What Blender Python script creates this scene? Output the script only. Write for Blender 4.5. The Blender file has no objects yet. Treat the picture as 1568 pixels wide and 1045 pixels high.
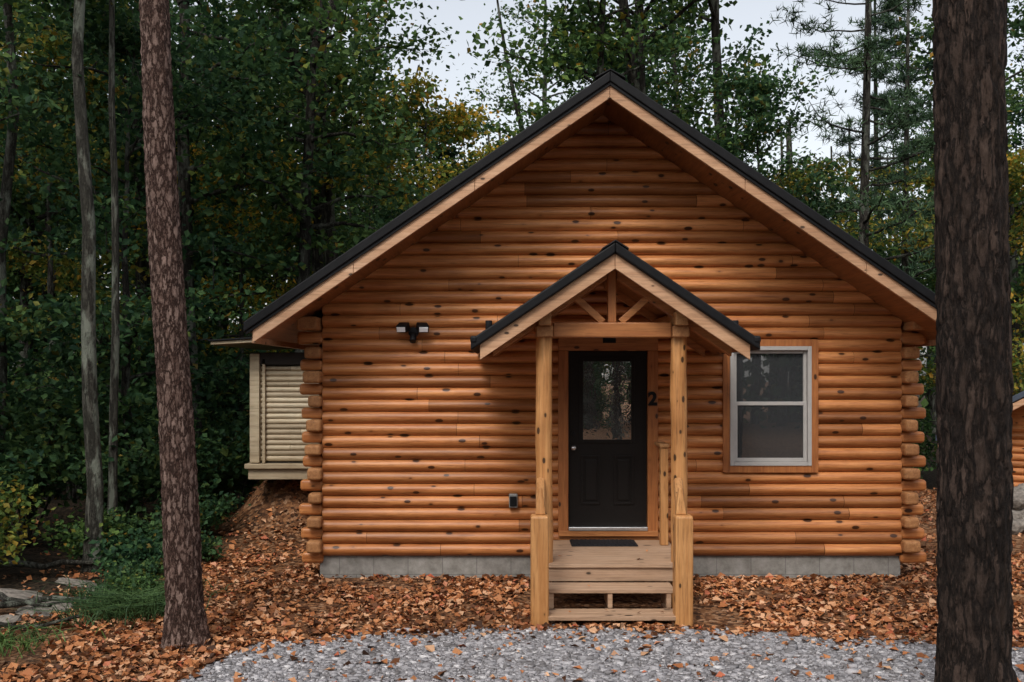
import bpy, math, random
import numpy as np
from mathutils import Vector, noise
rng=np.random.default_rng(7); random.seed(7)
scene=bpy.context.scene
COL=scene.collection
# ---------------------------------------------------------------- node helpers
def newmat(name):
    m=bpy.data.materials.new(name); m.use_nodes=True
    nt=m.node_tree; nt.nodes.clear()
    out=nt.nodes.new('ShaderNodeOutputMaterial')
    b=nt.nodes.new('ShaderNodeBsdfPrincipled')
    nt.links.new(b.outputs[0],out.inputs[0])
    return m,nt,b,out
def N(nt,t,**k):
    n=nt.nodes.new(t)
    for a,v in k.items(): setattr(n,a,v)
    return n
def L(nt,a,b): nt.links.new(a,b)
def mapping(nt,scale,coord='Object',loc=(0,0,0)):
    tc=N(nt,'ShaderNodeTexCoord'); mp=N(nt,'ShaderNodeMapping')
    mp.inputs['Scale'].default_value=scale; mp.inputs['Location'].default_value=loc
    L(nt,tc.outputs[coord],mp.inputs[0]); return mp.outputs[0]
def ramp(nt,fac,stops,interp='LINEAR'):
    r=N(nt,'ShaderNodeValToRGB'); r.color_ramp.interpolation=interp
    e=r.color_ramp.elements
    while len(e)<len(stops): e.new(0.5)
    for i,(p,c) in enumerate(stops):
        e[i].position=p; e[i].color=(*c,1) if len(c)==3 else c
    L(nt,fac,r.inputs[0]); return r.outputs[0]
def mixc(nt,fac,a,b,mode='MIX'):
    m=N(nt,'ShaderNodeMix',data_type='RGBA',blend_type=mode)
    for idx,v in ((0,fac),(6,a),(7,b)):
        if isinstance(v,(int,float)): m.inputs[idx].default_value=v
        elif isinstance(v,tuple): m.inputs[idx].default_value=(*v,1)
        else: L(nt,v,m.inputs[idx])
    return m.outputs[2]
def math_(nt,op,a,b=0.0,clamp=False):
    m=N(nt,'ShaderNodeMath',operation=op,use_clamp=clamp)
    for i,v in enumerate((a,b)):
        if isinstance(v,(int,float)): m.inputs[i].default_value=v
        else: L(nt,v,m.inputs[i])
    return m.outputs[0]
def noise_(nt,vec,scale,detail=4,rough=.55):
    n=N(nt,'ShaderNodeTexNoise'); n.inputs['Scale'].default_value=scale
    n.inputs['Detail'].default_value=detail; n.inputs['Roughness'].default_value=rough
    L(nt,vec,n.inputs['Vector']); return n.outputs['Fac']
def bump(nt,b,h,strength=.4,dist=.02):
    n=N(nt,'ShaderNodeBump'); n.inputs['Strength'].default_value=strength; n.inputs['Distance'].default_value=dist
    L(nt,h,n.inputs['Height']); L(nt,n.outputs[0],b.inputs['Normal'])
def simple(name,col,rough=.6,metal=0,var=.25,scale=12,spec=.5):
    m,nt,b,o=newmat(name)
    v=mapping(nt,(1,1,1)); f=noise_(nt,v,scale,5)
    c=ramp(nt,f,[(.3,tuple(x*(1-var) for x in col)),(.7,tuple(min(1,x*(1+var)) for x in col))])
    L(nt,c,b.inputs['Base Color']); b.inputs['Roughness'].default_value=rough; b.inputs['Metallic'].default_value=metal
    b.inputs['Specular IOR Level'].default_value=spec
    bump(nt,b,f,.15,.01)
    return m
def wood(name,dark,light,axis='X',knots=True,rough=.5,kscale=1.0,vmin=.62,ksel=.12):
    m,nt,b,o=newmat(name)
    def sc(a,c): return {'X':(a,c,c),'Y':(c,a,c),'Z':(c,c,a)}[axis]
    v=mapping(nt,sc(1.3,22)); g=noise_(nt,v,1.0,6,.65)
    v2=mapping(nt,sc(.35,3)); g2=noise_(nt,v2,1.0,3,.5)
    base=ramp(nt,g,[(.30,dark),(.72,light)])
    base=mixc(nt,math_(nt,'MULTIPLY',g2,.5),base,tuple(x*.6 for x in dark))
    v4=mapping(nt,sc(3,60)); g4=noise_(nt,v4,1.0,4,.7)
    base=mixc(nt,ramp(nt,g4,[(.50,(0,0,0)),(.70,(.65,.65,.65))]),base,tuple(x*.42 for x in dark))
    wp=noise_(nt,mapping(nt,(.55,.55,.8)),1.0,5,.6)
    base=mixc(nt,1.0,base,ramp(nt,wp,[(.32,(.66,.61,.56)),(.5,(1,1,1)),(.70,(1.12,1.18,1.28))]),'MULTIPLY')
    geo=N(nt,'ShaderNodeNewGeometry')
    rv=ramp(nt,geo.outputs['Random Per Island'],[(0,(vmin,vmin*.95,vmin*.9)),(.35,(.90,.88,.86)),(.7,(1.04,1.04,1.04)),(1,(1.27,1.34,1.42))])
    base=mixc(nt,1.0,base,rv,'MULTIPLY')
    if knots:
        vk=mapping(nt,tuple(x*kscale for x in sc(3.6,7.1)))
        vo=N(nt,'ShaderNodeTexVoronoi'); vo.inputs['Scale'].default_value=1; L(nt,vk,vo.inputs['Vector'])
        sep=N(nt,'ShaderNodeSeparateColor'); L(nt,vo.outputs['Color'],sep.inputs[0])
        sel=math_(nt,'GREATER_THAN',sep.outputs[0],ksel)
        sz=math_(nt,'MULTIPLY_ADD',sep.outputs[1],.15); nt.nodes[-1].inputs[2].default_value=.08
        k=math_(nt,'SUBTRACT',sz,vo.outputs['Distance'])
        core=math_(nt,'MULTIPLY',math_(nt,'MULTIPLY',k,25,True),sel)
        halo=math_(nt,'MULTIPLY',math_(nt,'MULTIPLY',math_(nt,'ADD',k,.09),6,True),sel)
        base=mixc(nt,math_(nt,'MULTIPLY',halo,.5),base,tuple(x*.5 for x in dark))
        base=mixc(nt,math_(nt,'MULTIPLY',core,.92),base,tuple(x*.07 for x in dark))
    L(nt,base,b.inputs['Base Color']); b.inputs['Roughness'].default_value=rough
    b.inputs['Specular IOR Level'].default_value=.4
    bump(nt,b,g,.3,.008)
    return m
# ---------------------------------------------------------------- materials
OD,OL=(.42,.130,.034),(.78,.345,.120)
M_log=wood('log_siding_wood',OD,OL,'X',rough=.42,vmin=.58)
M_logY=wood('log_siding_wood_side',OD,OL,'Y')
M_trim=wood('trim_wood_x',(.40,.140,.042),(.68,.30,.10),'X',rough=.5)
M_trimZ=wood('trim_wood_z',(.38,.12,.033),(.64,.26,.08),'Z',rough=.5)
M_post=wood('post_wood',(.46,.19,.055),(.80,.43,.17),'Z',rough=.5,kscale=1.5)
M_rail=wood('rail_wood',(.44,.20,.07),(.74,.40,.17),'Y',rough=.5,kscale=1.3)
M_barge=wood('barge_wood',(.56,.30,.16),(.82,.52,.32),'X',rough=.55,vmin=.8,kscale=1.3)
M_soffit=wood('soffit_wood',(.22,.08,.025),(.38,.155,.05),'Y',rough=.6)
M_deck=wood('deck_wood',(.42,.26,.16),(.70,.48,.32),'X',rough=.55,kscale=1.2)
M_end=wood('end_grain_wood',(.34,.14,.048),(.60,.30,.12),'Y',knots=False,rough=.7,vmin=.5)
M_roof=simple('roof_black_metal',(.007,.007,.008),.6,.0,.3,8,.2)
M_door=simple('door_dark_paint',(.010,.008,.007),.5,0,.15,30,.2)
M_black=simple('black_plastic',(.006,.006,.007),.5,0,.2,20,.2)
M_white=simple('white_lens',(.75,.76,.78),.3,0,.05,20)
M_vinyl=simple('vinyl_frame',(.40,.38,.36),.4,0,.06,10)
M_metal=simple('brushed_metal',(.6,.6,.6),.3,.9,.1,40)
M_grey=simple('grey_box_metal',(.22,.22,.21),.5,.3,.1,20)
M_mat=simple('rubber_mat',(.014,.014,.016),.8,0,.4,90,.2)
M_cream=wood('cream_siding',(.52,.42,.28),(.72,.62,.44),'X',knots=False,rough=.6)
M_dark=simple('dark_interior',(.02,.015,.012),.9)
def glass_mat(name,base,metal,rough,strength,bscale):
    m,nt,b,o=newmat(name)
    v=mapping(nt,(1,1,1)); f=noise_(nt,v,bscale,2)
    b.inputs['Base Color'].default_value=(*base,1)
    b.inputs['Metallic'].default_value=metal; b.inputs['Roughness'].default_value=rough
    b.inputs['Specular IOR Level'].default_value=.8
    bump(nt,b,f,strength,.01); return m
M_glass=glass_mat('window_glass',(.18,.19,.20),.8,.01,.012,3)
M_dglass=glass_mat('door_glass',(.72,.74,.75),.95,.01,.035,14)
m,nt,b,o=newmat('concrete_block'); M_cmu=m
tc=N(nt,'ShaderNodeTexCoord'); sx=N(nt,'ShaderNodeSeparateXYZ'); L(nt,tc.outputs['Object'],sx.inputs[0])
cx=N(nt,'ShaderNodeCombineXYZ'); L(nt,math_(nt,'ADD',sx.outputs[0],sx.outputs[1]),cx.inputs[0]); L(nt,math_(nt,'ADD',sx.outputs[2],.16),cx.inputs[1])
br=N(nt,'ShaderNodeTexBrick'); L(nt,cx.outputs[0],br.inputs[0]); br.inputs['Scale'].default_value=1
br.inputs['Brick Width'].default_value=.40; br.inputs['Row Height'].default_value=.2; br.inputs['Mortar Size'].default_value=.004
br.inputs['Color1'].default_value=(.25,.235,.215,1); br.inputs['Color2'].default_value=(.29,.275,.25,1); br.inputs['Mortar'].default_value=(.15,.14,.13,1)
f=noise_(nt,tc.outputs['Object'],7,6,.7)
L(nt,mixc(nt,.8,br.outputs[0],ramp(nt,f,[(.3,(.45,.43,.40)),(.7,(1.2,1.2,1.2))]),'MULTIPLY'),b.inputs['Base Color']); b.inputs['Roughness'].default_value=.9
bump(nt,b,f,.5,.01)
def bark(name,crack,mid,hi,sc=(9,9,2.2),lichen=0,strength=1.0,fsc=(45,45,30),gain=.55):
    m,nt,b,o=newmat(name)
    v=mapping(nt,sc)
    vv=N(nt,'ShaderNodeVectorMath',operation='MULTIPLY_ADD'); nn=N(nt,'ShaderNodeTexNoise'); nn.inputs['Scale'].default_value=1.1; nn.inputs['Detail'].default_value=5; nn.inputs['Roughness'].default_value=.7; L(nt,v,nn.inputs[0])
    L(nt,nn.outputs['Color'],vv.inputs[0]); vv.inputs[1].default_value=(2.2,2.2,2.2); L(nt,v,vv.inputs[2])
    vo=N(nt,'ShaderNodeTexVoronoi',feature='DISTANCE_TO_EDGE'); vo.inputs['Scale'].default_value=1.0; L(nt,vv.outputs[0],vo.inputs['Vector'])
    vc=N(nt,'ShaderNodeTexVoronoi'); vc.inputs['Scale'].default_value=1.0; L(nt,vv.outputs[0],vc.inputs['Vector'])
    sp=N(nt,'ShaderNodeSeparateColor'); L(nt,vc.outputs['Color'],sp.inputs[0])
    e=math_(nt,'MULTIPLY',vo.outputs['Distance'],5.0,True)
    v3=mapping(nt,fsc); fine=noise_(nt,v3,1,6,.75)
    h=math_(nt,'MULTIPLY',e,math_(nt,'ADD',math_(nt,'MULTIPLY',sp.outputs[0],.5),.5))
    h=math_(nt,'ADD',math_(nt,'MULTIPLY',h,gain),math_(nt,'MULTIPLY',fine,.85))
    c=ramp(nt,h,[(.34,crack),(.64,mid),(1.0,hi)])
    big=noise_(nt,mapping(nt,(1.2,1.2,.7)),1.6,4)
    c=mixc(nt,math_(nt,'MULTIPLY',big,.5),c,crack)
    if lichen:
        lf_=noise_(nt,mapping(nt,(3,3,1.2),loc=(5,3,1)),1.3,6,.65)
        c=mixc(nt,ramp(nt,lf_,[(.52,(0,0,0)),(.6,(lichen,)*3)]),c,(.24,.26,.21))
    L(nt,c,b.inputs['Base Color']); b.inputs['Roughness'].default_value=.9; b.inputs['Specular IOR Level'].default_value=.2
    bump(nt,b,h,strength,.035); return m
M_barkP=bark('pine_bark',(.006,.0045,.004),(.036,.024,.018),(.12,.080,.062),(13,13,2.6),gain=.48,fsc=(50,50,16))
M_barkL=bark('pine_bark_reddish',(.014,.008,.006),(.13,.070,.053),(.42,.29,.24),(22,22,7),fsc=(75,75,40),gain=.6)
M_barkD=bark('tree_bark',(.008,.007,.006),(.032,.027,.022),(.08,.073,.06),(10,10,2),.4)
M_barkW=bark('pale_tree_bark',(.02,.019,.015),(.06,.056,.045),(.15,.145,.12),(10,10,2),.8)
def leafmat(name,stops,trans=.3,obj=True):
    m,nt,b,o=newmat(name)
    geo=N(nt,'ShaderNodeNewGeometry'); oi=N(nt,'ShaderNodeObjectInfo')
    c=ramp(nt,geo.outputs['Random Per Island'],stops)
    nf=noise_(nt,mapping(nt,(1,1,1)),.55,2)
    c=mixc(nt,1.0,c,ramp(nt,nf,[(.3,(.55,.62,.65)),(.7,(1.35,1.3,1.1))] if obj else [(.3,(.62,.58,.55)),(.7,(1.15,1.12,1.1))]),'MULTIPLY')
    if obj: c=mixc(nt,1.0,c,ramp(nt,oi.outputs['Random'],[(0,(.55,.72,.76)),(.5,(.95,1,.95)),(1,(1.45,1.35,.9))]),'MULTIPLY')
    L(nt,c,b.inputs['Base Color']); b.inputs['Roughness'].default_value=.6
    b.inputs['Specular IOR Level'].default_value=.15
    if trans:
        t=N(nt,'ShaderNodeBsdfTranslucent'); L(nt,c,t.inputs[0])
        mx=N(nt,'ShaderNodeMixShader'); mx.inputs[0].default_value=trans
        L(nt,b.outputs[0],mx.inputs[1]); L(nt,t.outputs[0],mx.inputs[2]); L(nt,mx.outputs[0],o.inputs[0])
    return m
M_leaf=leafmat('green_leaves',[(0,(.024,.056,.032)),(.5,(.058,.115,.050)),(.9,(.10,.165,.060)),(.97,(.16,.18,.045)),(1,(.30,.17,.04))],.35)
M_leafY=leafmat('autumn_leaves',[(0,(.08,.13,.035)),(.4,(.17,.21,.05)),(.75,(.36,.28,.055)),(1,(.52,.27,.045))],.35)
M_needle=leafmat('pine_needles',[(0,(.022,.048,.034)),(1,(.052,.092,.06))],0)
M_grass=leafmat('grass_blades',[(0,(.022,.05,.022)),(1,(.07,.12,.05))],0)
M_fallen=leafmat('fallen_leaf',[(0,(.05,.024,.014)),(.2,(.16,.066,.03)),(.45,(.38,.145,.055)),(.7,(.52,.24,.105)),(.9,(.62,.39,.24)),(1,(.44,.10,.045))],0,False)
m,nt,b,o=newmat('gravel_stone'); M_stone=m
geo=N(nt,'ShaderNodeNewGeometry')
L(nt,ramp(nt,geo.outputs['Random Per Island'],[(0,(.13,.12,.12)),(.4,(.26,.25,.26)),(.85,(.37,.355,.365)),(1,(.56,.54,.54))]),b.inputs['Base Color']); b.inputs['Roughness'].default_value=.85
m,nt,b,o=newmat('gravel_bed'); M_gravel=m
v=mapping(nt,(1,1,1)); vo=N(nt,'ShaderNodeTexVoronoi'); vo.inputs['Scale'].default_value=60; L(nt,v,vo.inputs[0])
sc_=N(nt,'ShaderNodeSeparateColor'); L(nt,vo.outputs['Color'],sc_.inputs[0])
gc=ramp(nt,sc_.outputs[0],[(0,(.10,.092,.09)),(.6,(.23,.22,.225)),(1,(.36,.345,.35))])
gc=mixc(nt,1.0,gc,ramp(nt,noise_(nt,v,1.1,4),[(.3,(.65,.60,.56)),(.7,(1.1,1.1,1.1))]),'MULTIPLY')
L(nt,gc,b.inputs['Base Color'])
b.inputs['Roughness'].default_value=.9; bump(nt,b,math_(nt,'SUBTRACT',1,vo.outputs['Distance']),.7,.012)
M_rock=simple('rock',(.17,.148,.125),.9,0,.55,5)
m,nt,b,o=newmat('forest_floor'); M_ground=m
v=mapping(nt,(1,1,1)); vo=N(nt,'ShaderNodeTexVoronoi'); vo.inputs['Scale'].default_value=22; L(nt,v,vo.inputs[0])
sc_=N(nt,'ShaderNodeSeparateColor'); L(nt,vo.outputs['Color'],sc_.inputs[0])
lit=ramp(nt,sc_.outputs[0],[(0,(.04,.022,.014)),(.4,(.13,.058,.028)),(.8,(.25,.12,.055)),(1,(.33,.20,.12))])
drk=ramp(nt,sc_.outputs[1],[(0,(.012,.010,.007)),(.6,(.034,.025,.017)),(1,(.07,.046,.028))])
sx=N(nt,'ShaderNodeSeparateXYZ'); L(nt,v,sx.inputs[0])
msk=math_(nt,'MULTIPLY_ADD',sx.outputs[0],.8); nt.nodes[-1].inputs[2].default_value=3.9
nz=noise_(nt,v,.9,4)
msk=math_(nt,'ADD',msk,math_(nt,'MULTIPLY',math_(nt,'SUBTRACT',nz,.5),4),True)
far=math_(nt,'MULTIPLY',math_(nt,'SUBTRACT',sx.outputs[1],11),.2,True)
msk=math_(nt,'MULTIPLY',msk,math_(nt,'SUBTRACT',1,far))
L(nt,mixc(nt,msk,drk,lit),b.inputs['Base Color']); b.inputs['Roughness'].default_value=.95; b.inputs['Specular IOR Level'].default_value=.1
bump(nt,b,vo.outputs['Distance'],.8,.03)
# ---------------------------------------------------------------- mesh helpers
def build(name,verts,quads,mats,midx=None,parent=None,smooth=None):
    me=bpy.data.meshes.new(name)
    verts=np.asarray(verts,dtype=np.float32).reshape(-1,3); quads=np.asarray(quads,dtype=np.int32).reshape(-1,4)
    me.vertices.add(len(verts)); me.vertices.foreach_set('co',verts.ravel())
    me.loops.add(len(quads)*4); me.loops.foreach_set('vertex_index',quads.ravel())
    me.polygons.add(len(quads)); me.polygons.foreach_set('loop_start',np.arange(0,len(quads)*4,4,dtype=np.int32))
    me.polygons.foreach_set('loop_total',np.full(len(quads),4,dtype=np.int32))
    for mm in mats: me.materials.append(mm)
    if midx is not None: me.polygons.foreach_set('material_index',np.asarray(midx,dtype=np.int32))
    if smooth is not None:
        s=np.asarray(smooth,dtype=bool) if not isinstance(smooth,bool) else np.full(len(quads),smooth)
        me.polygons.foreach_set('use_smooth',s)
    me.update(calc_edges=True); me.validate()
    ob=bpy.data.objects.new(name,me); COL.objects.link(ob)
    if parent: ob.parent=parent
    return ob
def pydata(name,verts,faces,mat,parent=None,bev=0,smooth=False):
    me=bpy.data.meshes.new(name); me.from_pydata(verts,[],faces)
    mats=mat if isinstance(mat,list) else [mat]
    for q in mats: me.materials.append(q)
    me.update()
    if smooth:
        for p in me.polygons: p.use_smooth=True
    ob=bpy.data.objects.new(name,me); COL.objects.link(ob)
    if parent: ob.parent=parent
    if bev:
        md=ob.modifiers.new('bevel','BEVEL'); md.width=bev; md.segments=2; md.limit_method='ANGLE'
    return ob
BF=[(0,3,2,1),(4,5,6,7),(0,1,5,4),(1,2,6,5),(2,3,7,6),(3,0,4,7)]
def box(name,x0,x1,y0,y1,z0,z1,mat,parent=None,bev=.004):
    v=[(x0,y0,z0),(x1,y0,z0),(x1,y1,z0),(x0,y1,z0),(x0,y0,z1),(x1,y0,z1),(x1,y1,z1),(x0,y1,z1)]
    return pydata(name,v,BF,mat,parent,bev)
def prism(name,pts,y0,y1,mat,parent=None,bev=.004):
    n=len(pts); v=[(x,y0,z) for x,z in pts]+[(x,y1,z) for x,z in pts]
    f=[tuple(range(n)),tuple(range(2*n-1,n-1,-1))]+[(i,i+n,(i+1)%n+n,(i+1)%n) for i in range(n)]
    return pydata(name,v,f,mat,parent,bev)
def beam(name,p,q,w,h,mat,parent=None,bev=.006,up=Vector((0,0,1)),taper=1.0):
    p=Vector(p);q=Vector(q);d=(q-p).normalized(); s=d.cross(up)
    if s.length<1e-3: s=d.cross(Vector((0,1,0)))
    s.normalize(); u=s.cross(d)
    v=[]
    for c,tp in ((p,taper),(q,1.0)):
        for a,bb in ((-1,-1),(1,-1),(1,1),(-1,1)): v.append(tuple(c+s*a*w/2*tp+u*bb*h/2*tp))
    return pydata(name,v,BF,mat,parent,bev)
def tube(pts,rad,n=8):
    pts=np.asarray(pts,float); k=len(pts); V=[];
    d=np.gradient(pts,axis=0)
    d/=np.linalg.norm(d,axis=1)[:,None]+1e-9
    ref=np.array([0,1,0]) if abs(d[0][2])>.7 else np.array([0,0,1])
    a=np.linspace(0,2*np.pi,n,endpoint=False)
    for i in range(k):
        s=np.cross(d[i],ref); s/=np.linalg.norm(s)+1e-9; u=np.cross(s,d[i])
        V.append(pts[i]+rad[i]*(np.cos(a)[:,None]*s+np.sin(a)[:,None]*u))
    V=np.concatenate(V)
    i=np.arange(k-1)[:,None]*n; j=np.arange(n)[None,:]; j2=(j+1)%n
    Q=np.stack([i+j,i+j2,i+n+j2,i+n+j],-1).reshape(-1,4)
    return V,Q
def nrm(a): return a/(np.linalg.norm(a,axis=1)[:,None]+1e-9)
def leafq(C,S,up=.8,w=.32,fold=.12,R=rng):
    n=len(C); nn=nrm(R.normal(size=(n,3))+np.array([0,0,up*1.5]))
    t=nrm(np.cross(nn,R.normal(size=(n,3)))); b=np.cross(nn,t); S=np.asarray(S)[:,None]
    V=np.stack([C-t*S*.5, C+b*S*w+nn*S*fold, C+t*S*.5, C-b*S*w+nn*S*fold],1).reshape(-1,3)
    Q=np.arange(4*n).reshape(-1,4); return V,Q
class Acc:
    def __init__(s): s.V=[];s.Q=[];s.M=[];s.S=[];s.n=0
    def add(s,VQ,m,sm=False):
        V,Q=VQ; s.V.append(V); s.Q.append(Q+s.n); s.M.append(np.full(len(Q),m)); s.S.append(np.full(len(Q),sm)); s.n+=len(V)
    def make(s,name,mats,parent=None):
        return build(name,np.concatenate(s.V),np.concatenate(s.Q),mats,np.concatenate(s.M),parent,np.concatenate(s.S))
# ---------------------------------------------------------------- terrain
def sm(a,b,x):
    t=min(1,max(0,(x-a)/(b-a))); return t*t*(3-2*t)
def H(x,y):
    h=0
    n=noise.noise(Vector((x*.35,y*.35,3.1)))*.18+noise.noise(Vector((x*1.7,y*1.7,1)))*.035
    near=max(sm(-3.0,-5.5,x),sm(5.4,8,x),sm(1,6,y)*0.6)
    if y<-2.3 and x>-3: near*=0.0
    h+=n*near
    h+=.95*math.exp(-(((x+3.35)/.85)**2+((y-4.2)/1.1)**2)**1.5)
    h-=1.3*sm(8.6,10.5,x)*sm(4,7,y)
    far=math.hypot(x,y)
    h+=noise.noise(Vector((x*.03,y*.03,0)))*2.5*sm(20,80,far)
    return h
def axis(lo,hi,st):
    a=list(np.arange(lo,hi,st)); s=st; x=hi
    while x<500: a.append(x); s*=1.25; x+=s
    s=st; x=lo-s; pre=[]
    while x>-500: pre.append(x); s*=1.25; x-=s
    return np.array(pre[::-1]+a)
xs=axis(-9,10,.16); ys=axis(-6,9,.16)
V=np.array([(x,y,H(x,y)) for y in ys for x in xs]); nx=len(xs)
i,j=np.meshgrid(np.arange(len(ys)-1),np.arange(nx-1),indexing='ij')
Q=np.stack([i*nx+j,i*nx+j+1,(i+1)*nx+j+1,(i+1)*nx+j],-1).reshape(-1,4)
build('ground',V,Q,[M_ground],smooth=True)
def gedge(x):
    base=np.interp(x,[-2.9,-2.45,-2.2,-1,.2,1.8,3.7,8,30],[-6,-3.5,-2.9,-2.5,-2.38,-2.42,-2.9,-3.4,-3.8])
    return base+.16*noise.noise(Vector((x*1.9,0,5)))+.06*noise.noise(Vector((x*7,0,5)))
gx=np.concatenate([np.arange(-2.9,8,.06),np.arange(8,40,1)])
gv=[];gq=[]
for k,x in enumerate(gx):
    e=gedge(x)
    for r in (0,.5,1): gv.append((x,e+(-9-e)*r,.006))
for k in range(len(gx)-1):
    for r in range(2): gq.append((k*3+r,k*3+r+1,(k+1)*3+r+1,(k+1)*3+r))
build('gravel_driveway',gv,gq,[M_gravel])
n=75000
X=rng.uniform(-2.9,5.6,n); Y=rng.uniform(-5.3,-2.2,n)
E=np.array([gedge(x) for x in X]); pr=(E-Y)/.18+rng.normal(size=n)*.5
keep=pr>0.1; X=X[keep];Y=Y[keep]; n=len(X)
S=np.clip(rng.lognormal(math.log(.0082),.48,n),.003,.030)
cube=np.array([(x,y,z) for z in(-1,1) for y in(-1,1) for x in(-1,1)],float)
cq=np.array([(0,2,3,1),(4,5,7,6),(0,1,5,4),(1,3,7,5),(3,2,6,7),(2,0,4,6)])
P=cube[None]+rng.uniform(-.45,.45,(n,8,3)); P*=np.stack([S*rng.uniform(.7,1.3,n),S*rng.uniform(.7,1.3,n),S*rng.uniform(.4,.8,n)],1)[:,None]
an=rng.uniform(0,6.28,n); c,s=np.cos(an)[:,None],np.sin(an)[:,None]
P=np.stack([P[...,0]*c-P[...,1]*s,P[...,0]*s+P[...,1]*c,P[...,2]],-1)
P+=np.stack([X,Y,.006+S*.25],1)[:,None]
build('gravel_stones',P.reshape(-1,3),(cq[None]+np.arange(n)[:,None,None]*8).reshape(-1,4),[M_stone])
def scatter(n,x0,x1,y0,y1,fn):
    X=rng.uniform(x0,x1,n); Y=rng.uniform(y0,y1,n)
    pr=np.array([fn(a,b) for a,b in zip(X,Y)]); k=rng.random(n)<pr
    return X[k],Y[k]
def lf(x,y):
    if -2.3<x<4.6 and y>-.02: return 0
    if .2<x<1.75 and y>-2.25: return 0.0
    d=gedge(x)-y if x>-2.9 else -1
    p=1.0
    if d>0: p=math.exp(-d/.12)*.8+.04
    p*=sm(-5.2,-3.8,x+noise.noise(Vector((x,y,0)))*1.2)*.93+.07
    q=noise.noise(Vector((x*1.3,y*1.3,9)))
    return p*(.70+1.3*q if d<=0 else 1)
a=Acc()
X1,Y1=scatter(72000,-6,7.5,-5.5,1.5,lf); X2,Y2=scatter(24000,-8,12,1.5,10,lf)
X=np.concatenate([X1,X2]);Y=np.concatenate([Y1,Y2]); Z=np.array([H(p,q) for p,q in zip(X,Y)])+.010+rng.random(len(X))*.022
a.add(leafq(np.stack([X,Y,Z],1),np.clip(rng.lognormal(math.log(.062),.35,len(X)),.03,.125),up=1.7,w=.40,fold=.20),0)
st=np.array([(.9,-2.12,.125),(1.2,-2.2,.12),(.55,-2.17,.12),(.75,-1.85,.30),(1.3,-1.4,.475),(.5,-1.2,.475),(1.45,-.9,.475),(1.42,-2.18,.12)])
a.add(leafq(st,np.full(len(st),.05),up=3),0)
a.make('fallen_leaves',[M_fallen])
# ---------------------------------------------------------------- CABIN
cab=bpy.data.objects.new('log_cabin',None); COL.objects.link(cab)
RC,RL,SL,ZT=1.05,3.83,.685,5.50
def siding(name,u0,u1,z0,z1,h,bul,mapf,mat,lim=None,openings=(),blen=(1.2,3.4)):
    V=[];F=[];z=z0; k=0
    while z<z1-.01:
        zt=z+h; zc=z+h/2
        iv=[(u0,u1)]
        for (a0,a1,b0,b1) in openings:
            if b0<zc<b1:
                nv=[]
                for s,e in iv:
                    if a1<=s or a0>=e: nv.append((s,e))
                    else:
                        if a0>s: nv.append((s,a0))
                        if a1<e: nv.append((a1,e))
                iv=nv
        for s,e in iv:
            cuts=[s]; c=s+random.uniform(.4,blen[1])
            while c<e-.35: cuts.append(c); c+=random.uniform(*blen)
            cuts.append(e)
            for q in range(len(cuts)-1):
                c0=cuts[q]+(.002 if q else 0); c1=cuts[q+1]-(.002 if q<len(cuts)-2 else 0)
                if lim:
                    l0,l1=lim(z)
                    if c1<=l0+.01 or c0>=l1-.01: continue
                base=len(V); bj=bul*random.uniform(.88,1.1)
                tt=[0,.03,.09,.2,.35,.5,.65,.8,.91,.97,1.0]
                for t in tt:
                    zz=z+h*t; d=bj*max(0,math.sin(math.pi*min(1,max(0,t))))**.62
                    a0,a1=c0,c1
                    if lim:
                        l0,l1=lim(zz); a0=min(max(a0,l0),max(l1,l0)); a1=max(min(a1,l1),min(l0,l1))
                        if a1<a0: a0=a1=(a0+a1)/2
                    V.append(mapf(a0,zz,d)); V.append(mapf(a1,zz,d))
                for r in range(len(tt)-1):
                    F.append((base+2*r,base+2*r+1,base+2*r+3,base+2*r+2))
        z=zt; k+=1
    ob=pydata(name,V,F,mat,cab,0,True); return ob
ZU=ZT-.12
def lim(z):
    w=(ZU-z)/SL; return RC-w,RC+w
ops=[(.60,1.62,.0,2.70),(2.50,3.49,1.26,2.76)]
siding('front_wall_logs',-2.2,4.52,.26,5.40,.14,.062,lambda u,z,d:(u,-d,z),M_log,lim,ops)
siding('left_wall_logs',0,8.5,.26,3.02,.14,.05,lambda u,z,d:(-2.2-d,u,z),M_logY)
siding('right_wall_logs',0,8.5,.26,3.16,.14,.05,lambda u,z,d:(4.52+d,u,z),M_logY)
siding('rear_wall_logs',-2.2,4.52,.26,5.40,.14,.05,lambda u,z,d:(u,8.5+d,z),M_log,lim)
prism('wall_core',[(-2.19,.262),(4.51,.262),(4.51,ZU-SL*(4.51-RC)-.01),(RC,ZU-.01),(-2.19,ZU-SL*(RC+2.19)-.01)],.004,8.49,M_dark,cab,0)
box('foundation',-2.24,4.53,.012,8.47,-.4,.258,M_cmu,cab)
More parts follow.
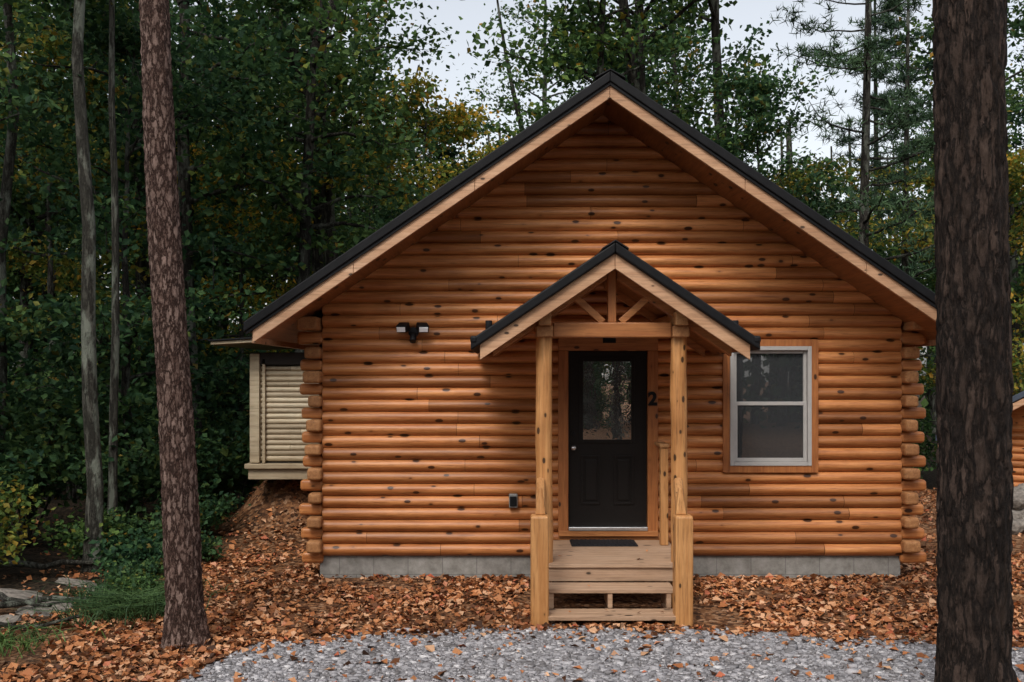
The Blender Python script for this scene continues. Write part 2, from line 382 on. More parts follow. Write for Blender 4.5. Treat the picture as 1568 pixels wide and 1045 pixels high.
for sgn,nm in((-1,'left'),(1,'right')):
    def pt(dx,off): return (RC+sgn*dx,ZT-SL*dx+off)
    def poly(L0,L1,o0,o1):
        p=[pt(L0,o0),pt(L1,o0),pt(L1,o1),pt(L0,o1)]
        return p if sgn>0 else p[::-1]
    cuts=[0,1.45,2.75,RL]
    for q in range(3):
        prism(nm+'_barge_board_%d'%q,poly(cuts[q]+.002,cuts[q+1]-.002,-.165,-.0),-.93,-.885,M_barge,cab,.004)
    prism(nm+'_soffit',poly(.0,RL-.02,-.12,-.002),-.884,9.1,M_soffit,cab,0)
    prism(nm+'_roof_metal',poly(.0,RL+.09,.002,.115),-.975,9.2,M_roof,cab,.012)
    prism(nm+'_roof_trim',poly(.0,RL+.07,-.035,.001),-.955,-.932,M_roof,cab,.003)
    prism(nm+'_eave_fascia',[(RC+sgn*(RL-.018),ZT-SL*RL-.17),(RC+sgn*(RL+.02),ZT-SL*RL-.17),(RC+sgn*(RL+.02),ZT-SL*RL-.02),(RC+sgn*(RL-.018),ZT-SL*RL-.02)][::sgn],-.882,9.1,M_barge,cab,.003)
    for q in range(8):
        yy=-.5+q*1.25
        prism(nm+'_roof_rib_%d'%q,poly(.1,RL+.08,.117,.14),yy,yy+.03,M_roof,cab,0)
prism('ridge_cap',[(RC-.16,ZT+.03),(RC,ZT+.118),(RC+.16,ZT+.03),(RC+.16,ZT+.05),(RC,ZT+.135),(RC-.16,ZT+.05)],-.98,9.21,M_roof,cab,.006)
rr=random.Random(3)
def logblock(name,x0,x1,y0,y1,z0,z1,mat,bev=.035):
    ob=box(name,x0,x1,y0,y1,z0,z1,mat,cab,bev); ob.modifiers[0].segments=4
    return ob
for k in range(9):
    zc=2.62-.28*k
    j=rr.uniform(-.03,.03); j2=rr.uniform(-.008,.004)
    logblock('corner_log_end_left_%d'%k,-2.375+j,-2.195,-.17+j,.12,zc-.068-j2,zc+.068+j2,M_end)
    j=rr.uniform(-.03,.03)
    logblock('corner_log_left_%d'%k,-2.46+j,-2.195,-.035,.12,zc-.14-.066,zc-.14+.066,M_log,.04)
    j=rr.uniform(-.03,.03); j2=rr.uniform(-.008,.004)
    logblock('corner_log_end_right_%d'%k,4.515,4.69+j,-.17+j,.12,zc-.068-j2,zc+.068+j2,M_end)
    j=rr.uniform(-.03,.03)
    logblock('corner_log_right_%d'%k,4.515,4.80+j,-.035,.12,zc-.14-.066,zc-.14+.066,M_log,.04)
logblock('corner_log_left_top',-2.50,-2.19,-.035,.12,2.72,2.87,M_log,.04)
logblock('corner_log_right_top',4.51,4.82,-.035,.12,2.72,2.87,M_log,.04)
logblock('plate_beam_left',-2.45,-2.22,-.28,8.4,2.88,3.03,M_end,.02)
logblock('plate_beam_right',4.56,4.78,-.28,8.4,2.88,3.03,M_end,.02)
# door
box('door_casing_left',.535,.652,-.085,.002,.50,2.645,M_trimZ,cab,.006)
box('door_casing_right',1.570,1.69,-.085,.002,.50,2.645,M_trimZ,cab,.006)
box('door_casing_head',.535,1.69,-.088,.002,2.648,2.80,M_trim,cab,.006)
box('door_slab',.655,1.567,-.028,0,.61,2.643,M_door,cab,.003)
def ring(nm,x0,x1,z0,z1,w,y0,y1,mat):
    box(nm+'_l',x0,x0+w,y0,y1,z0,z1,mat,cab,.003); box(nm+'_r',x1-w,x1,y0,y1,z0,z1,mat,cab,.003)
    box(nm+'_b',x0+w+.001,x1-w-.001,y0,y1,z0,z0+w,mat,cab,.003); box(nm+'_t',x0+w+.001,x1-w-.001,y0,y1,z1-w,z1,mat,cab,.003)
ring('door_light_frame',.785,1.425,1.575,2.562,.04,-.045,-.029,M_door)
box('door_glass',.826,1.384,-.036,-.0285,1.616,2.521,M_dglass,cab,0)
for q,(a0,a1) in enumerate(((.80,1.03),(1.18,1.41))):
    ring('door_panel_mould_%d'%q,a0,a1,.86,1.43,.022,-.044,-.029,M_door)
    box('door_panel_%d'%q,a0+.05,a1-.05,-.042,-.0285,.91,1.38,M_door,cab,.012)
box('door_threshold',.655,1.567,-.11,-.002,.565,.607,M_metal,cab,.006)
box('door_sill_board',.54,1.69,-.10,-.0,.50,.563,M_trim,cab,.004)
box('door_riser',.54,1.69,-.06,.0,.40,.498,M_trim,cab,.004)
def uv(name,c,r,mat,parent):
    bpy.ops.mesh.primitive_uv_sphere_add(segments=20,ring_count=12,radius=r,location=c); ob=bpy.context.object
    ob.name=name; ob.data.materials.append(mat); ob.parent=parent
    for p in ob.data.polygons: p.use_smooth=True
    return ob
def cyl(name,p,q,r,mat,parent,n=20,r2=None):
    P0=np.array(p,float);P1=np.array(q,float)
    d=P1-P0
    ref=np.array([0,1,0]) if abs(d[2])>.7*np.linalg.norm(d) else np.array([0,0,1.])
    s=np.cross(d,ref); s/=np.linalg.norm(s); u=np.cross(s,d/np.linalg.norm(d))
    a=np.linspace(0,2*np.pi,n,endpoint=False); ringv=np.cos(a)[:,None]*s+np.sin(a)[:,None]*u
    V_=np.concatenate([P0+ringv*r,P1+ringv*(r2 or r)])
    F=[(i,(i+1)%n,n+(i+1)%n,n+i) for i in range(n)]+[tuple(range(n-1,-1,-1)),tuple(range(n,2*n))]
    ob=pydata(name,[tuple(x) for x in V_],F,mat,parent,.003)
    for i in range(n): ob.data.polygons[i].use_smooth=True
    return ob
def logpost(name,x,y,z0,z1,r,seed,mat):
    n=28; zs=np.linspace(z0,z1,60); V=[]
    for z in zs:
        for t in np.linspace(0,2*np.pi,n,endpoint=False):
            q=noise.noise(Vector((math.cos(t)*1.2,math.sin(t)*1.2,z*2.2+seed)))
            rr_=r*(1+.10*q+.05*noise.noise(Vector((math.cos(t)*3,math.sin(t)*3,z*6+seed))))
            V.append((x+rr_*math.cos(t)+.012*noise.noise(Vector((z*.8,seed,0))),y+rr_*math.sin(t),z))
    k=len(zs); i=np.arange(k-1)[:,None]*n; j=np.arange(n)[None,:]; j2=(j+1)%n
    return build(name,V,np.stack([i+j,i+j2,i+n+j2,i+n+j],-1).reshape(-1,4),[mat],parent=cab,smooth=True)
cyl('door_knob_stem',(.715,-.03,1.52),(.715,-.07,1.52),.014,M_metal,cab); uv('door_knob',(.715,-.085,1.52),.03,M_metal,cab)
cyl('door_deadbolt',(.715,-.03,1.68),(.715,-.045,1.68),.026,M_black,cab)
cu=bpy.data.curves.new('number_two','FONT'); cu.body='2'; cu.size=.21; cu.extrude=.006; cu.offset=.009; cu.align_x='CENTER'
tx=bpy.data.objects.new('house_number',cu); COL.objects.link(tx); tx.rotation_euler=(math.pi/2,0,0); tx.location=(1.625,-.094,2.02); tx.data.materials.append(M_black); tx.parent=cab
box('name_plate',1.05,1.20,-.105,-.089,2.735,2.80,M_black,cab,.003)
# window
ring('window_casing',2.443,3.546,1.235,2.776,.078,-.082,.002,M_trimZ)
ring('window_frame',2.523,3.466,1.315,2.697,.045,-.092,-.001,M_vinyl)
ring('window_upper_sash',2.571,3.418,2.02,2.650,.035,-.045,-.001,M_vinyl)
ring('window_lower_sash',2.571,3.418,1.362,2.055,.042,-.066,-.046,M_vinyl)
box('window_glass_upper',2.607,3.382,-.022,-.015,2.056,2.614,M_glass,cab,0)
box('window_glass_lower',2.614,3.375,-.055,-.050,1.405,2.012,M_glass,cab,0)
box('outlet_box',-.035,.065,-.12,-.03,.83,.99,M_grey,cab,.01)
box('outlet_cover',-.025,.055,-.135,-.121,.85,.965,M_black,cab,.006)
cyl('flood_light_base',(-1.14,-.03,2.86),(-1.14,-.095,2.86),.06,M_black,cab)
for q,dx in enumerate((-.095,.095)):
    beam('flood_light_head_%d'%q,(-1.14+dx,-.11,2.935),(-1.14+dx*1.35,-.22,2.885),.13,.09,M_black,cab,.015)
    beam('flood_light_lens_%d'%q,(-1.14+dx*1.35,-.221,2.885),(-1.14+dx*1.36,-.229,2.881),.10,.06,M_white,cab,.004)
cyl('flood_light_sensor',(-1.14,-.09,2.84),(-1.14,-.16,2.75),.038,M_black,cab)
# ---- porch
box('porch_floor_frame',.24,1.79,-1.55,-.105,.30,.425,M_trim,cab,.004)
for q in range(11):
    y0=-1.60+q*.136
    box('porch_floor_board_%d'%q,.235,1.795,y0,y0+.131,.426,.46,M_deck,cab,.004)
box('porch_rim_board',.24,1.79,-1.575,-1.552,.285,.42,M_deck,cab,.004)
for q in range(2):
    box('mid_tread_%d'%q,.30,1.58,-1.95+q*.165,-1.79+q*.165,.245,.285,M_deck,cab,.005)
    box('low_tread_%d'%q,.30,1.62,-2.30+q*.165,-2.14+q*.165,.065,.105,M_deck,cab,.005)
for q,xx in enumerate((.36,.93,1.50)):
    box('stringer_%d'%q,xx,xx+.045,-1.94,-1.56,.10,.243,M_deck,cab,.003)
    box('stringer_low_%d'%q,xx,xx+.045,-2.24,-1.56,-.05,.063,M_deck,cab,.003)
for q,(x0) in enumerate((.175,1.525)):
    box('newel_post_%d'%q,x0,x0+.17,-2.31,-2.13,-.3,1.045,M_post,cab,.022)
for q,xx in enumerate((.328,1.70)):
    logpost('porch_post_%d'%q,xx,-1.45,-.1,2.76,.083,q*7.7,M_post)
    xe=.268 if q==0 else 1.59
    xs0=.29 if q==0 else 1.68
    beam('stair_handrail_%d'%q,(xs0,-1.53,1.29),(xe,-2.20,1.07),.09,.10,M_rail,cab,.03)
    beam('handrail_point_%d'%q,(xe,-2.20,1.30),(xe+.0,-2.20,1.046),.10,.09,M_post,cab,.012,Vector((0,1,0)),taper=.35)
    beam('side_beam_%d'%q,(xx,-1.66,2.93),(xx,-.07,2.93),.13,.14,M_rail,cab,.012)
    box('post_cap_%d'%q,xx-.085,xx+.085,-1.60,-1.34,2.745,2.86,M_end,cab,.012)
box('rail_stub_post',1.655,1.745,-.50,-.41,.461,1.56,M_post,cab,.012)
beam('rail_stub_top',(1.70,-.52,1.575),(1.70,-.07,1.575),.11,.04,M_rail,cab,.008)
box('porch_tie_beam',.415,1.614,-1.53,-1.37,2.745,2.895,M_trim,cab,.012)
beam('king_post',(1.015,-1.46,2.897),(1.015,-1.46,3.42),.085,.085,M_trimZ,cab,.006)
for q,sg in enumerate((-1,1)):
    beam('truss_brace_%d'%q,(1.015+sg*.09,-1.46,2.90),(1.015+sg*.42,-1.46,3.20),.07,.075,M_trim,cab,.006,Vector((0,1,0)))
PC,PL,PS,PZ=1.015,1.33,.675,3.56
for sgn,nm in((-1,'left'),(1,'right')):
    def pt(dx,off): return (PC+sgn*dx,PZ-PS*dx+off)
    def poly(L0,L1,o0,o1):
        p=[pt(L0,o0),pt(L1,o0),pt(L1,o1),pt(L0,o1)]
        return p if sgn>0 else p[::-1]
    prism('porch_'+nm+'_barge',poly(.002,PL,-.15,0),-1.80,-1.76,M_barge,cab,.004)
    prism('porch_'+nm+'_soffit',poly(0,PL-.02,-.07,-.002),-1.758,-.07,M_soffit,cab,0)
    prism('porch_'+nm+'_metal',poly(0,PL+.09,.002,.11),-1.85,-.066,M_roof,cab,.015)
    prism('porch_'+nm+'_rafter',poly(.05,PL-.12,-.19,-.072),-1.52,-1.40,M_trim,cab,.004)
    prism('porch_'+nm+'_ledger',poly(.05,PL-.12,-.17,-.072),-.12,-.066,M_trim,cab,.004)
    prism('porch_'+nm+'_flash',poly(0,PL+.06,.111,.16),-.09,-.065,M_roof,cab,.004)
    beam('porch_'+nm+'_eave_cap',(PC+sgn*(PL+.06),-1.86,PZ-PS*(PL+.06)+.09),(PC+sgn*(PL+.06),-.1,PZ-PS*(PL+.06)+.09),.07,.07,M_roof,cab,.02)
    cyl('porch_'+nm+'_snow_cap',(PC+sgn*(PL-.08),-1.5,PZ-PS*(PL-.08)+.1),(PC+sgn*(PL-.08),-1.5,PZ-PS*(PL-.08)+.20),.035,M_roof,cab,8)
prism('porch_ridge_cap',[(PC-.13,PZ+.03),(PC,PZ+.112),(PC+.13,PZ+.03),(PC+.13,PZ+.05),(PC,PZ+.130),(PC-.13,PZ+.05)],-1.855,-.064,M_roof,cab,.006)
mo=bpy.data.objects.new('door_mat',None); COL.objects.link(mo)
box('mat_base',.66,1.40,-.56,-.16,.463,.475,M_mat,mo,.004)
for q in range(14): box('mat_rib_%d'%q,.68+q*.051,.705+q*.051,-.54,-.18,.4755,.482,M_mat,mo,.002)
# ---- left bay
box('bay_core',-3.74,-2.25,3.08,5.4,1.0,2.68,M_dark,cab,0)
siding('bay_slats',-3.70,-2.26,1.10,2.50,.078,.03,lambda u,z,d:(u,3.07-d,z),M_cream)
box('bay_corner_post',-3.84,-3.70,2.97,3.12,1.08,2.68,M_cream,cab,.008)
box('bay_inner_post',-3.66,-3.62,2.99,3.03,1.08,2.60,M_cream,cab,.004)
box('bay_head',-3.84,-2.25,2.99,3.06,2.52,2.70,M_dark,cab,.005)
box('bay_sill',-3.90,-2.25,2.90,5.4,1.0,1.07,M_cream,cab,.01)
box('bay_base',-3.86,-2.25,2.96,5.4,.84,.998,M_cream,cab,.01)
pydata('bay_roof',[(-4.30,2.6,2.80),(-2.2,2.6,2.92),(-2.2,5.8,2.92),(-4.30,5.8,2.80),(-4.30,2.6,2.845),(-2.2,2.6,2.965),(-2.2,5.8,2.965),(-4.30,5.8,2.845)],BF,M_cream,cab,.004)
pydata('bay_roof_top',[(-4.33,2.57,2.848),(-2.2,2.57,2.968),(-2.2,5.83,2.968),(-4.33,5.83,2.848),(-4.33,2.57,2.87),(-2.2,2.57,2.99),(-2.2,5.83,2.99),(-4.33,5.83,2.87)],BF,M_roof,cab,.004)
# ---------------------------------------------------------------- neighbour cabin
nb=bpy.data.objects.new('neighbor_cabin',None); COL.objects.link(nb)
M_nroof=simple('blue_grey_roof',(.05,.065,.09),.5,0,.2,6)
V_=[];F_=[]
for k in range(16):
    z=0+k*.14
    base=len(V_)
    for t in [0,.1,.3,.5,.7,.9,1]:
        d=.05*math.sin(math.pi*t)**.6
        for (x,y) in ((-3-d,-3.5-d),(3+d,-3.5-d),(3+d,3.5+d),(-3-d,3.5+d)): V_.append((x,y,z+.14*t))
    for r in range(6):
        for c in range(4):
            F_.append((base+r*4+c,base+r*4+(c+1)%4,base+r*4+4+(c+1)%4,base+r*4+4+c))
pydata('walls',V_,F_,M_log,nb)
prism('gable',[(-3,2.24),(3,2.24),(0,3.95)],-3.5,3.5,M_log,nb,0)
for sgn in(-1,1):
    p=[(0,4.0),(sgn*3.7,1.90),(sgn*3.7,2.02),(0,4.12)]
    prism('roof_%d'%(sgn+1),p if sgn>0 else p[::-1],-4.2,4.2,M_nroof,nb,.01)
    p=[(0,3.85),(sgn*3.66,1.77),(sgn*3.66,1.90),(0,3.99)]
    prism('barge_%d'%(sgn+1),p if sgn>0 else p[::-1],-4.18,-4.1,M_barge,nb,.01)
box('window',-.5,.5,-3.58,-3.5,.9,1.9,M_glass,nb,.01); box('door',1.2,2.1,-3.58,-3.5,0.02,2.0,M_door,nb,.01)
box('foundation',-2.95,2.95,-3.45,3.45,-.8,0,M_cmu,nb,.01)
nb.location=(13.95,9.3,-.85); nb.rotation_euler=(0,0,math.radians(-38))
def rock(name,c,s,seed):
    bpy.ops.mesh.primitive_ico_sphere_add(subdivisions=3,radius=1,location=c); ob=bpy.context.object; ob.name=name
    for v in ob.data.vertices:
        co=v.co.copy(); n_=noise.noise(co*1.3+Vector((seed,0,0)))*.45+noise.noise(co*4+Vector((0,seed,0)))*.12
        v.co=co*(1+n_)
    ob.scale=s; ob.rotation_euler=(rr.uniform(-.3,.3),rr.uniform(-.3,.3),rr.uniform(0,6)); ob.data.materials.append(M_rock)
    return ob
for q,(x,y,z,s) in enumerate([(7.5,3.4,.15,.32),(7.9,3.6,.2,.36),(7.7,3.7,.45,.28),(8.3,3.9,.15,.42),(8.1,4.0,.48,.28),(8.7,3.5,.3,.4),(7.1,3.9,.08,.2),(6.5,6.5,.1,.25),(8.4,3.2,.1,.3)]):
    rock('boulder',(x,y,z),(s,s*.8,s*.6),q*3.7)
for q,(x,y,s) in enumerate([(-4.7,-1.6,.30),(-5.2,-1.0,.34),(-4.4,-.9,.24),(-5.0,-2.1,.26),(-5.6,-1.7,.3),(-4.9,-.3,.28),(-5.9,-2.6,.3)]):
    rock('flat_stone',(x,y,H(x,y)+.0),(s,s*.65,s*.18),q*5.1)
# ---------------------------------------------------------------- foreground pines
def bigtrunk(acc,pts_fn,rad_fn,top,seed,n=90,dz=.045,zfine=7.5,amp=.012,fz=3.0,fx=14):
    zs=np.concatenate([np.arange(-.3,zfine,dz),np.linspace(zfine,top,20)])
    a=np.linspace(0,2*np.pi,n,endpoint=False); V=[]
    for z in zs:
        c=pts_fn(z); r=rad_fn(z)
        for t in a:
            ct,st_=math.cos(t),math.sin(t); rr_=r
            p=Vector((ct*r*fx,st_*r*fx,z*fz+seed))
            p2=p+noise.noise_vector(p*.6)*1.1+noise.noise_vector(p*2)*.3
            dd=noise.voronoi(p2)[0]; e=min(1,(dd[1]-dd[0])*3.0)
            rr_+=amp*(e-.5)*1.6+.009*noise.noise(p*3)+r*.06*noise.noise(Vector((ct,st_,z*.5+seed)))
            if z<.35: rr_+= (.35-z)*.12*(1+.5*math.sin(3*t+seed))
            V.append((c[0]+ct*rr_,c[1]+st_*rr_,z))
    k=len(zs); i=np.arange(k-1)[:,None]*n; j=np.arange(n)[None,:]; j2=(j+1)%n
    acc.add((np.array(V),np.stack([i+j,i+j2,i+n+j2,i+n+j],-1).reshape(-1,4)),0,True)
def needles(C,S,R):
    m=8; n=len(C); C2=np.repeat(C,m,0); S2=np.repeat(S,m)
    d=nrm(R.normal(size=(n*m,3))+np.array([0,0,.5])); s=nrm(np.cross(d,R.normal(size=(n*m,3))))*.013
    T=C2+d*S2[:,None]
    V=np.stack([C2-s,C2+s,T+s*.3,T-s*.3],1).reshape(-1,3); return V,np.arange(4*n*m).reshape(-1,4)
def pine_crown(acc,pts_fn,z0,z1,R,rad=2.6,nb=42,nsz=.16,tufts=26):
    for b in range(nb):
        f=b/nb; z=z0+(z1-z0)*f; c=np.array(pts_fn(z)+(z,))
        L_=rad*(1-f*.75)*R.uniform(.6,1.1); a=R.uniform(0,6.28); k=6
        d=np.array([math.cos(a),math.sin(a),0]); t=np.linspace(0,1,k)
        pts=c+d*(t*L_)[:,None]+np.array([0,0,1])*(L_*(-.12*t+.28*t**2+R.uniform(-.1,.15)*t))[:,None]+R.normal(size=(k,3))*.03*L_*t[:,None]
        acc.add(tube(pts,np.linspace(.035,.008,k)*(1.3-f),5),0,True)
        tf=[];
        for q in range(tufts):
            u=R.uniform(.3,1); base=np.array([np.interp(u,t,pts[:,w]) for w in range(3)])
            side=np.array([-d[1],d[0],0])*R.normal()*.22*L_*(1.1-u*.5)
            tf.append(base+side+np.array([0,0,R.uniform(-.02,.10)])+d*abs(R.normal())*.1)
            if q%4==0: acc.add(tube(np.stack([base,base+side]),[.008,.003],3),0)
        tf=np.array(tf); tf=np.repeat(tf,3,0)+R.normal(size=(len(tf)*3,3))*np.array([.09,.09,.035])
        acc.add(needles(tf,np.full(len(tf),nsz),R),1)
a=Acc(); f1=lambda z:(-2.87-.0505*max(z,0)+.015*math.sin(z*1.1),-2.84+.004*z)
bigtrunk(a,f1,lambda z:.158-.0065*z,15,2.0,72,.035,6.2,.007,8.0,20)
pine_crown(a,f1,10.5,15.5,np.random.default_rng(1),2.0,18)
a.make('pine_tree',[M_barkL,M_needle])
a=Acc(); f2=lambda z:(3.385+.012*math.sin(z*.9)-.004*z,-4.3)
bigtrunk(a,f2,lambda z:.243-.001*z,17,9.0,130,.03,5.2,.014,3.6,13)
pine_crown(a,f2,12,17.5,np.random.default_rng(2),2.2,18)
a.make('pine_tree',[M_barkP,M_needle])
# ---------------------------------------------------------------- deciduous trees
def decid(name,seed,h,r0,cb,cr,nbr,npc,ls,mats,lean=.03,fork=0,spread=(.42,.42,.17)):
    R=np.random.default_rng(seed); acc=Acc(); k=16
    t=np.linspace(0,1,k); wob=np.cumsum(R.normal(size=(k,2))*.012*h*.4,0)*.6
    pts=np.stack([wob[:,0]+lean*h*t,wob[:,1],t*h],1); pts[0,:2]=0; pts[0,2]=-.3
    rad=r0*(1-t*.85); rad[0]*=1.35
    acc.add(tube(pts,rad,10),0,True)
    if fork:
        kf=8; s=np.linspace(0,1,kf); b0=np.array([np.interp(fork,t,pts[:,w]) for w in range(3)])
        fp=b0+np.stack([s*.10*h+ .03*h*np.sin(s*2),s*.02*h,s*(1-fork)*h*.9],1)
        acc.add(tube(fp,np.linspace(r0*.65,r0*.15,kf),8),0,True)
    cent=[]
    def at(p,u): return np.array([np.interp(u,t,p[:,w]) for w in range(3)])
    for b in range(nbr):
        f=R.uniform(0,1)**.9; z=cb/h+(1-cb/h)*f; base=at(pts,z); a_=R.uniform(0,6.28)
        L_=cr*(math.sin(math.pi*(.18+.74*f))**.8)*R.uniform(.55,1.15); up=R.uniform(.15,.75)*(0.5+f)
        kk=6; s=np.linspace(0,1,kk); d=np.array([math.cos(a_),math.sin(a_),up])
        bp=base+d*(s*L_)[:,None]+np.array([0,0,-.18*L_])*(s**2)[:,None]+np.cumsum(R.normal(size=(kk,3))*.05*L_,0)*s[:,None]
        rb=r0*(1-z)*.45+.014
        acc.add(tube(bp,np.linspace(rb,.007,kk),5),0,True)
        for sb in range(3):
            u=R.uniform(.35,.95); i0=int(u*(kk-1)); p0=bp[i0]; d2=nrm((d+R.normal(size=3)*.9)[None])[0]; l2=L_*R.uniform(.25,.5)
            p1=p0+d2*l2*.5+R.normal(size=3)*.05; p2=p0+d2*l2
            acc.add(tube(np.stack([p0,p1,p2]),[.014,.009,.003],4),0)
            cent+= [p1,p2]
        cent+=[bp[-1],bp[-2],bp[-3]]
    cent=np.array(cent); n=len(cent)*npc
    sz=np.repeat(R.uniform(.5,1.3,len(cent)),npc)[:,None]
    C=np.repeat(cent,npc,0)+R.normal(size=(n,3))*np.array(spread)*sz
    acc.add(leafq(C,R.uniform(.6,1.25,n)*ls,.7,.35,.1,R),1)
    return acc.make(name,mats)
protos={}
def proto(key,*a,**k):
    ob=decid('deciduous_tree',*a,**k); protos[key]=ob.data; bpy.data.objects.remove(ob)
SP=(.38,.38,.13)
proto('tallA',11,18,.25,6.5,3.4,22,36,.18,[M_barkD,M_leaf],fork=.45)
proto('tallB',12,17,.20,8.0,3.2,18,36,.18,[M_barkD,M_leaf],lean=-.04)
proto('tallC',13,16,.18,4.5,3.0,23,36,.17,[M_barkD,M_leaf],fork=.6)
proto('midA',14,10,.10,2.0,2.6,24,42,.14,[M_barkD,M_leaf],spread=SP)
proto('midB',15,8.5,.09,1.2,2.4,22,42,.14,[M_barkD,M_leaf],spread=SP)
proto('midY',16,9.5,.10,3.0,2.5,20,42,.14,[M_barkD,M_leafY],spread=SP)
proto('pale',17,15,.10,7.5,2.4,14,40,.14,[M_barkW,M_leaf],lean=.02)
def put(key,x,y,s=1,rot=None,name='deciduous_tree',sz=None):
    ob=bpy.data.objects.new(name,protos[key]); COL.objects.link(ob)
    ob.location=(x,y,H(x,y)); ob.scale=(s,s,sz or s); ob.rotation_euler=(0,0,random.uniform(0,6.28) if rot is None else rot); return ob
a=Acc(); R=np.random.default_rng(5); fz=lambda z:(.02*z,0)
a.add(tube([(.02*z,0,z) for z in np.linspace(-.3,17,12)],np.linspace(.17,.03,12),10),0,True)
pine_crown(a,fz,4.5,17,R,3.4,40,.19,tufts=18)
ob=a.make('pine_tree',[M_barkD,M_needle]); protos['pine']=ob.data; ob.location=(8.4,12.5,0)
put('pine',11.2,17,.95,name='pine_tree'); put('pine',13.5,25,1.1,name='pine_tree')
put('pale',-5.15,.6,1,0.3,sz=1.05); put('pale',-5.35,1.7,.62,2.2,sz=1.0); put('pale',-7.5,3,1.05,4); put('pale',-6.9,1.2,.7,1,sz=1)
put('tallA',-3.9,11.5,.9,3.1); put('tallB',-4.9,13.5,1,2.0); put('tallA',3.6,13.5,1.0,4.0); put('tallC',-4.6,8.5,.95,.5); put('tallB',5.6,13.5,1.1,.7); put('tallB',1.9,12.5,.9,2.5)
put('midY',-2.0,11.0,.95,1.5); put('midY',-5.9,10,.8,1.5); put('midY',.4,16,.9,2.5); put('midA',6.0,11.5,.9,3); put('midB',-7.8,1.5,.85,1); put('midY',-8.6,7,.9,2)
occ=[(o.location.x,o.location.y) for o in COL.objects if o.name.split('.')[0] in('deciduous_tree','pine_tree')]
def forest(n,x0,x1,y0,y1,mind,keys,ok,srange=(.8,1.15)):
    c=0;tr=0
    while c<n and tr<n*60:
        tr+=1; x=random.uniform(x0,x1); y=random.uniform(y0,y1)
        if not ok(x,y): continue
        if any((x-a_)**2+(y-b_)**2<mind**2 for a_,b_ in occ): continue
        occ.append((x,y)); c+=1
        r=x/(y+11.6)
        s=random.uniform(*srange); k=random.choice(keys)
        if -.12<r<.035 or .25<r<.42:      # natural clearings
            if k.startswith('tall'): k=random.choice(['midA','midY','midB']); s*=.9
        put(k,x,y,s)
okL=lambda x,y: (x<-6 or (x<-4.6 and y>6.5)) and abs(x)<.62*(y+16)
forest(32,-22,-4.6,-1,26,1.8,['tallC','midA','tallB','tallA','midB','tallC'],okL)
okB=lambda x,y: abs(x)<.62*(y+16)
forest(26,-12,14,11,30,2.5,['tallA','tallB','tallC','tallB','midA','midB','midY'],okB)
forest(10,9,26,4,28,2.6,['tallC','midA','tallB'],lambda x,y:(x>9.5) and not(8.5<x<20 and 2<y<16.5))
forest(18,-30,30,30,46,3.4,['tallA','tallC','midB'],okB)
forest(16,-22,24,-34,-21,3.0,['tallC','midA','tallA','tallB'],lambda x,y:True)
def shrub(seed,h,w,n,ls,mat):
    R=np.random.default_rng(seed); acc=Acc(); cs=[]
    for b in range(16):
        a_=R.uniform(0,6.28); L_=w*R.uniform(.3,1); hh=h*R.uniform(.4,1)
        p=np.array([[0,0,-.1],[math.cos(a_)*L_*.4,math.sin(a_)*L_*.4,hh*.6],[math.cos(a_)*L_,math.sin(a_)*L_,hh]])
        acc.add(tube(p,[.014,.01,.004],4),0); cs+= [p[1],p[2],(p[1]+p[2])/2]
    cs=np.array(cs); C=np.repeat(cs,n,0)+R.normal(size=(len(cs)*n,3))*np.array([.2,.2,.12])*w*.9
    C[:,2]=np.abs(C[:,2])
    acc.add(leafq(C,R.uniform(.6,1.3,len(C))*ls,.8,.36,.1,R),1)
    ob=acc.make('shrub',[M_barkD,mat]); me=ob.data; bpy.data.objects.remove(ob); return me
protos['sA']=shrub(1,1.5,.9,36,.10,M_leaf); protos['sB']=shrub(2,.9,.8,32,.11,M_leaf); protos['sY']=shrub(3,1.6,.9,26,.10,M_leafY); protos['sS']=shrub(4,.4,.5,22,.09,M_leaf)
for (k,x,y,s) in [('sA',-5.6,2.6,1.1),('sA',-4.9,3.8,1),('sB',-4.4,2.6,.7),('sS',-4.0,.9,.8),('sS',-4.6,.2,1),('sA',-6.6,.6,1.0),('sY',-6.0,-.3,.8),('sB',-4.6,1.2,.7),
      ('sA',-6.9,2.5,1.3),('sA',-7.2,-1.0,.8),('sA',-8.2,0,1.4),('sB',-5.2,5.0,1.4),('sA',-4.9,6.2,1.3),('sS',-3.9,-1.2,.6),('sS',-4.2,-.5,.7),('sB',6.6,7.5,.9),('sA',7.0,9.5,1.3),('sS',6.0,5.5,.9),('sB',-5.3,.9,.7),('sS',-5.6,-3.2,.9),('sS',-5.1,-2.9,.7)]:
    put(k,x,y,s,name='shrub')
for q in range(40):
    x=random.uniform(-18,16); y=random.uniform(7,24)
    if -3.5<x<5.5 and y<10: continue
    if 5<x<8.6 and y<13: continue
    if abs(x-14.6)<6 and abs(y-10)<7: continue
    put(random.choice(['sA','sB','sA']),x,y,random.uniform(1.1,2.2),name='shrub')
for q in range(26):
    x=random.uniform(-20,-5.5); y=random.uniform(4,18)
    put(random.choice(['sA','sB']),x,y,random.uniform(1.3,2.2),name='shrub')
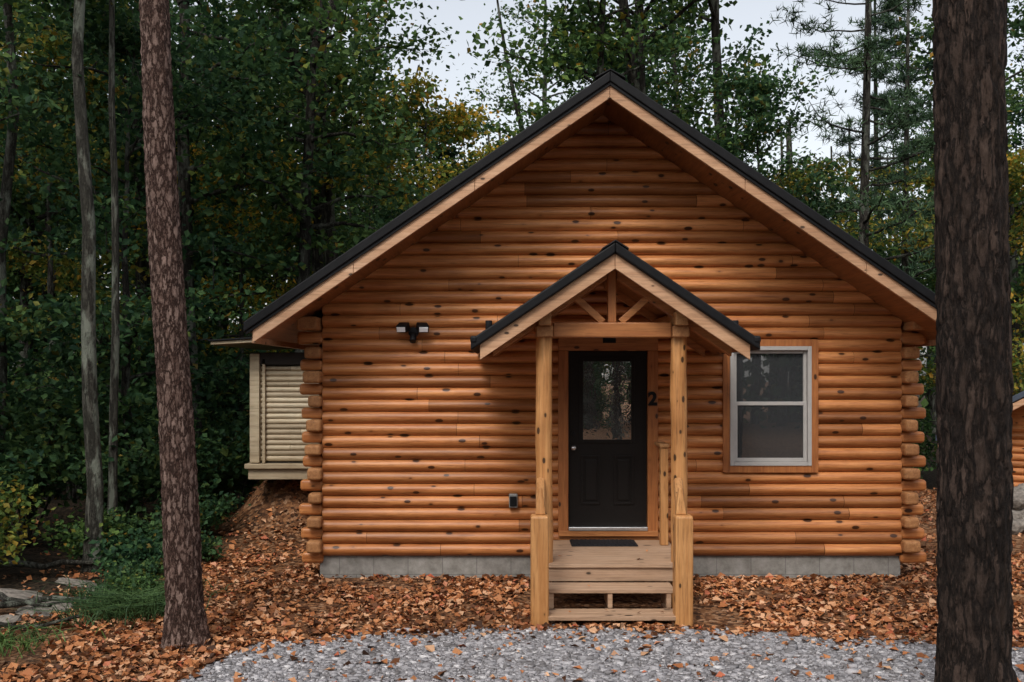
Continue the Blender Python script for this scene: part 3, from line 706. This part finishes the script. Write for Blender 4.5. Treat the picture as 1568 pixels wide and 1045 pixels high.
def grass(name,cx,cy,r,n,h):
    X=cx+rng.normal(size=n)*r; Y=cy+rng.normal(size=n)*r*.8; Z=np.array([H(p,q) for p,q in zip(X,Y)])
    B=np.stack([X,Y,Z],1); d=np.stack([rng.normal(size=n)*.45,rng.normal(size=n)*.45,np.ones(n)],1)*(h*rng.uniform(.4,1.1,n))[:,None]
    s=nrm(np.cross(d,rng.normal(size=(n,3))))*.005; d2=d*1.0; d2[:,2]*=.75; d2[:,:2]*=2.2
    V=np.stack([B-s,B+s,B+d*.6+s*.8,B+d*.6-s*.8, B+d2+s*.2,B+d2-s*.2],1).reshape(-1,3)
    i=np.arange(n)[:,None]*6; Q=np.concatenate([i+np.array([0,1,2,3]),i+np.array([3,2,4,5])],0)
    build(name,V,Q,[M_grass])
grass('grass_clump',-3.75,-1.8,.24,1300,.30)
grass('grass_clump',-4.05,-1.1,.28,800,.24)
grass('grass_clump',-4.6,-3.0,.3,500,.18)
def stick(p,q,r,name='fallen_branch'):
    P0=np.array(p);P1=np.array(q); k=8; t=np.linspace(0,1,k)[:,None]; pts=P0+(P1-P0)*t+rng.normal(size=(k,3))*.02
    V,Q=tube(pts,np.linspace(r,r*.5,k),8); build(name,V,Q,[M_barkW],smooth=True)
stick((-5.6,-1.9,.10),(-4.3,-1.4,.06),.045); stick((-5.9,-.9,.1),(-4.5,-1.9,.09),.035); stick((-5.3,-2.6,.06),(-4.1,-2.2,.05),.03); stick((-6.5,0.2,.1),(-5,.5,.1),.05)
R=np.random.default_rng(99)
def backdrop(ang0,half,nc,r0,r1,top):
    acc=Acc()
    an=R.uniform(-half,half,nc)+ang0; rd=R.uniform(r0,r1,nc)
    cz=R.uniform(0,1,nc)**1.1*top; C0=np.stack([np.cos(an)*rd,np.sin(an)*rd,cz],1)
    C=np.repeat(C0,80,0)+R.normal(size=(nc*80,3))*np.array([1.8,1.8,1.3])
    acc.add(leafq(C,R.uniform(.35,.75,len(C)),.5,.38,.1,R),1)
    for q in range(90):
        a_=R.uniform(-half,half)+ang0; r_=R.uniform(r0,r1); x,y=math.cos(a_)*r_,math.sin(a_)*r_
        acc.add(tube([(x,y,-2),(x+.3,y,8),(x,y,18)],[.25,.2,.06],6),0,True)
    acc.make('distant_forest',[M_barkD,M_leaf])
backdrop(math.pi/2,.75,400,48,66,13)
backdrop(-math.pi/2,.95,330,36,48,12)
# ---------------------------------------------------------------- light, sky, camera
w=bpy.data.worlds.new('World'); scene.world=w; w.use_nodes=True; nt=w.node_tree; nt.nodes.clear()
sky=N(nt,'ShaderNodeTexSky',sky_type='NISHITA'); sky.sun_disc=False
EL,AZ=math.radians(50),math.radians(198)
sky.sun_elevation=EL; sky.sun_rotation=AZ; sky.dust_density=3; sky.air_density=1.2
hs=N(nt,'ShaderNodeHueSaturation'); hs.inputs['Saturation'].default_value=.3; hs.inputs['Value'].default_value=1.55
bg=N(nt,'ShaderNodeBackground'); bg.inputs[1].default_value=.14; ow=N(nt,'ShaderNodeOutputWorld')
L(nt,sky.outputs[0],hs.inputs['Color']); L(nt,hs.outputs[0],bg.inputs[0]); L(nt,bg.outputs[0],ow.inputs[0])
sd=bpy.data.lights.new('sun','SUN'); sd.energy=1.5; sd.angle=math.radians(14); sd.color=(1,.95,.88)
so=bpy.data.objects.new('sun',sd); COL.objects.link(so)
dirv=Vector((math.sin(AZ)*math.cos(EL),math.cos(AZ)*math.cos(EL),math.sin(EL)))
so.rotation_euler=dirv.to_track_quat('Z','Y').to_euler(); so.location=(0,-10,20)
cd=bpy.data.cameras.new('camera'); cd.lens=35; cd.sensor_width=36; cd.shift_y=54/1568; cd.clip_end=2000; cd.clip_start=.1
co=bpy.data.objects.new('camera',cd); COL.objects.link(co); co.location=(0,-11.6,2.35); co.rotation_euler=(math.pi/2,0,0)
scene.camera=co
scene.view_settings.view_transform='Standard'; scene.view_settings.look='None'; scene.view_settings.exposure=0
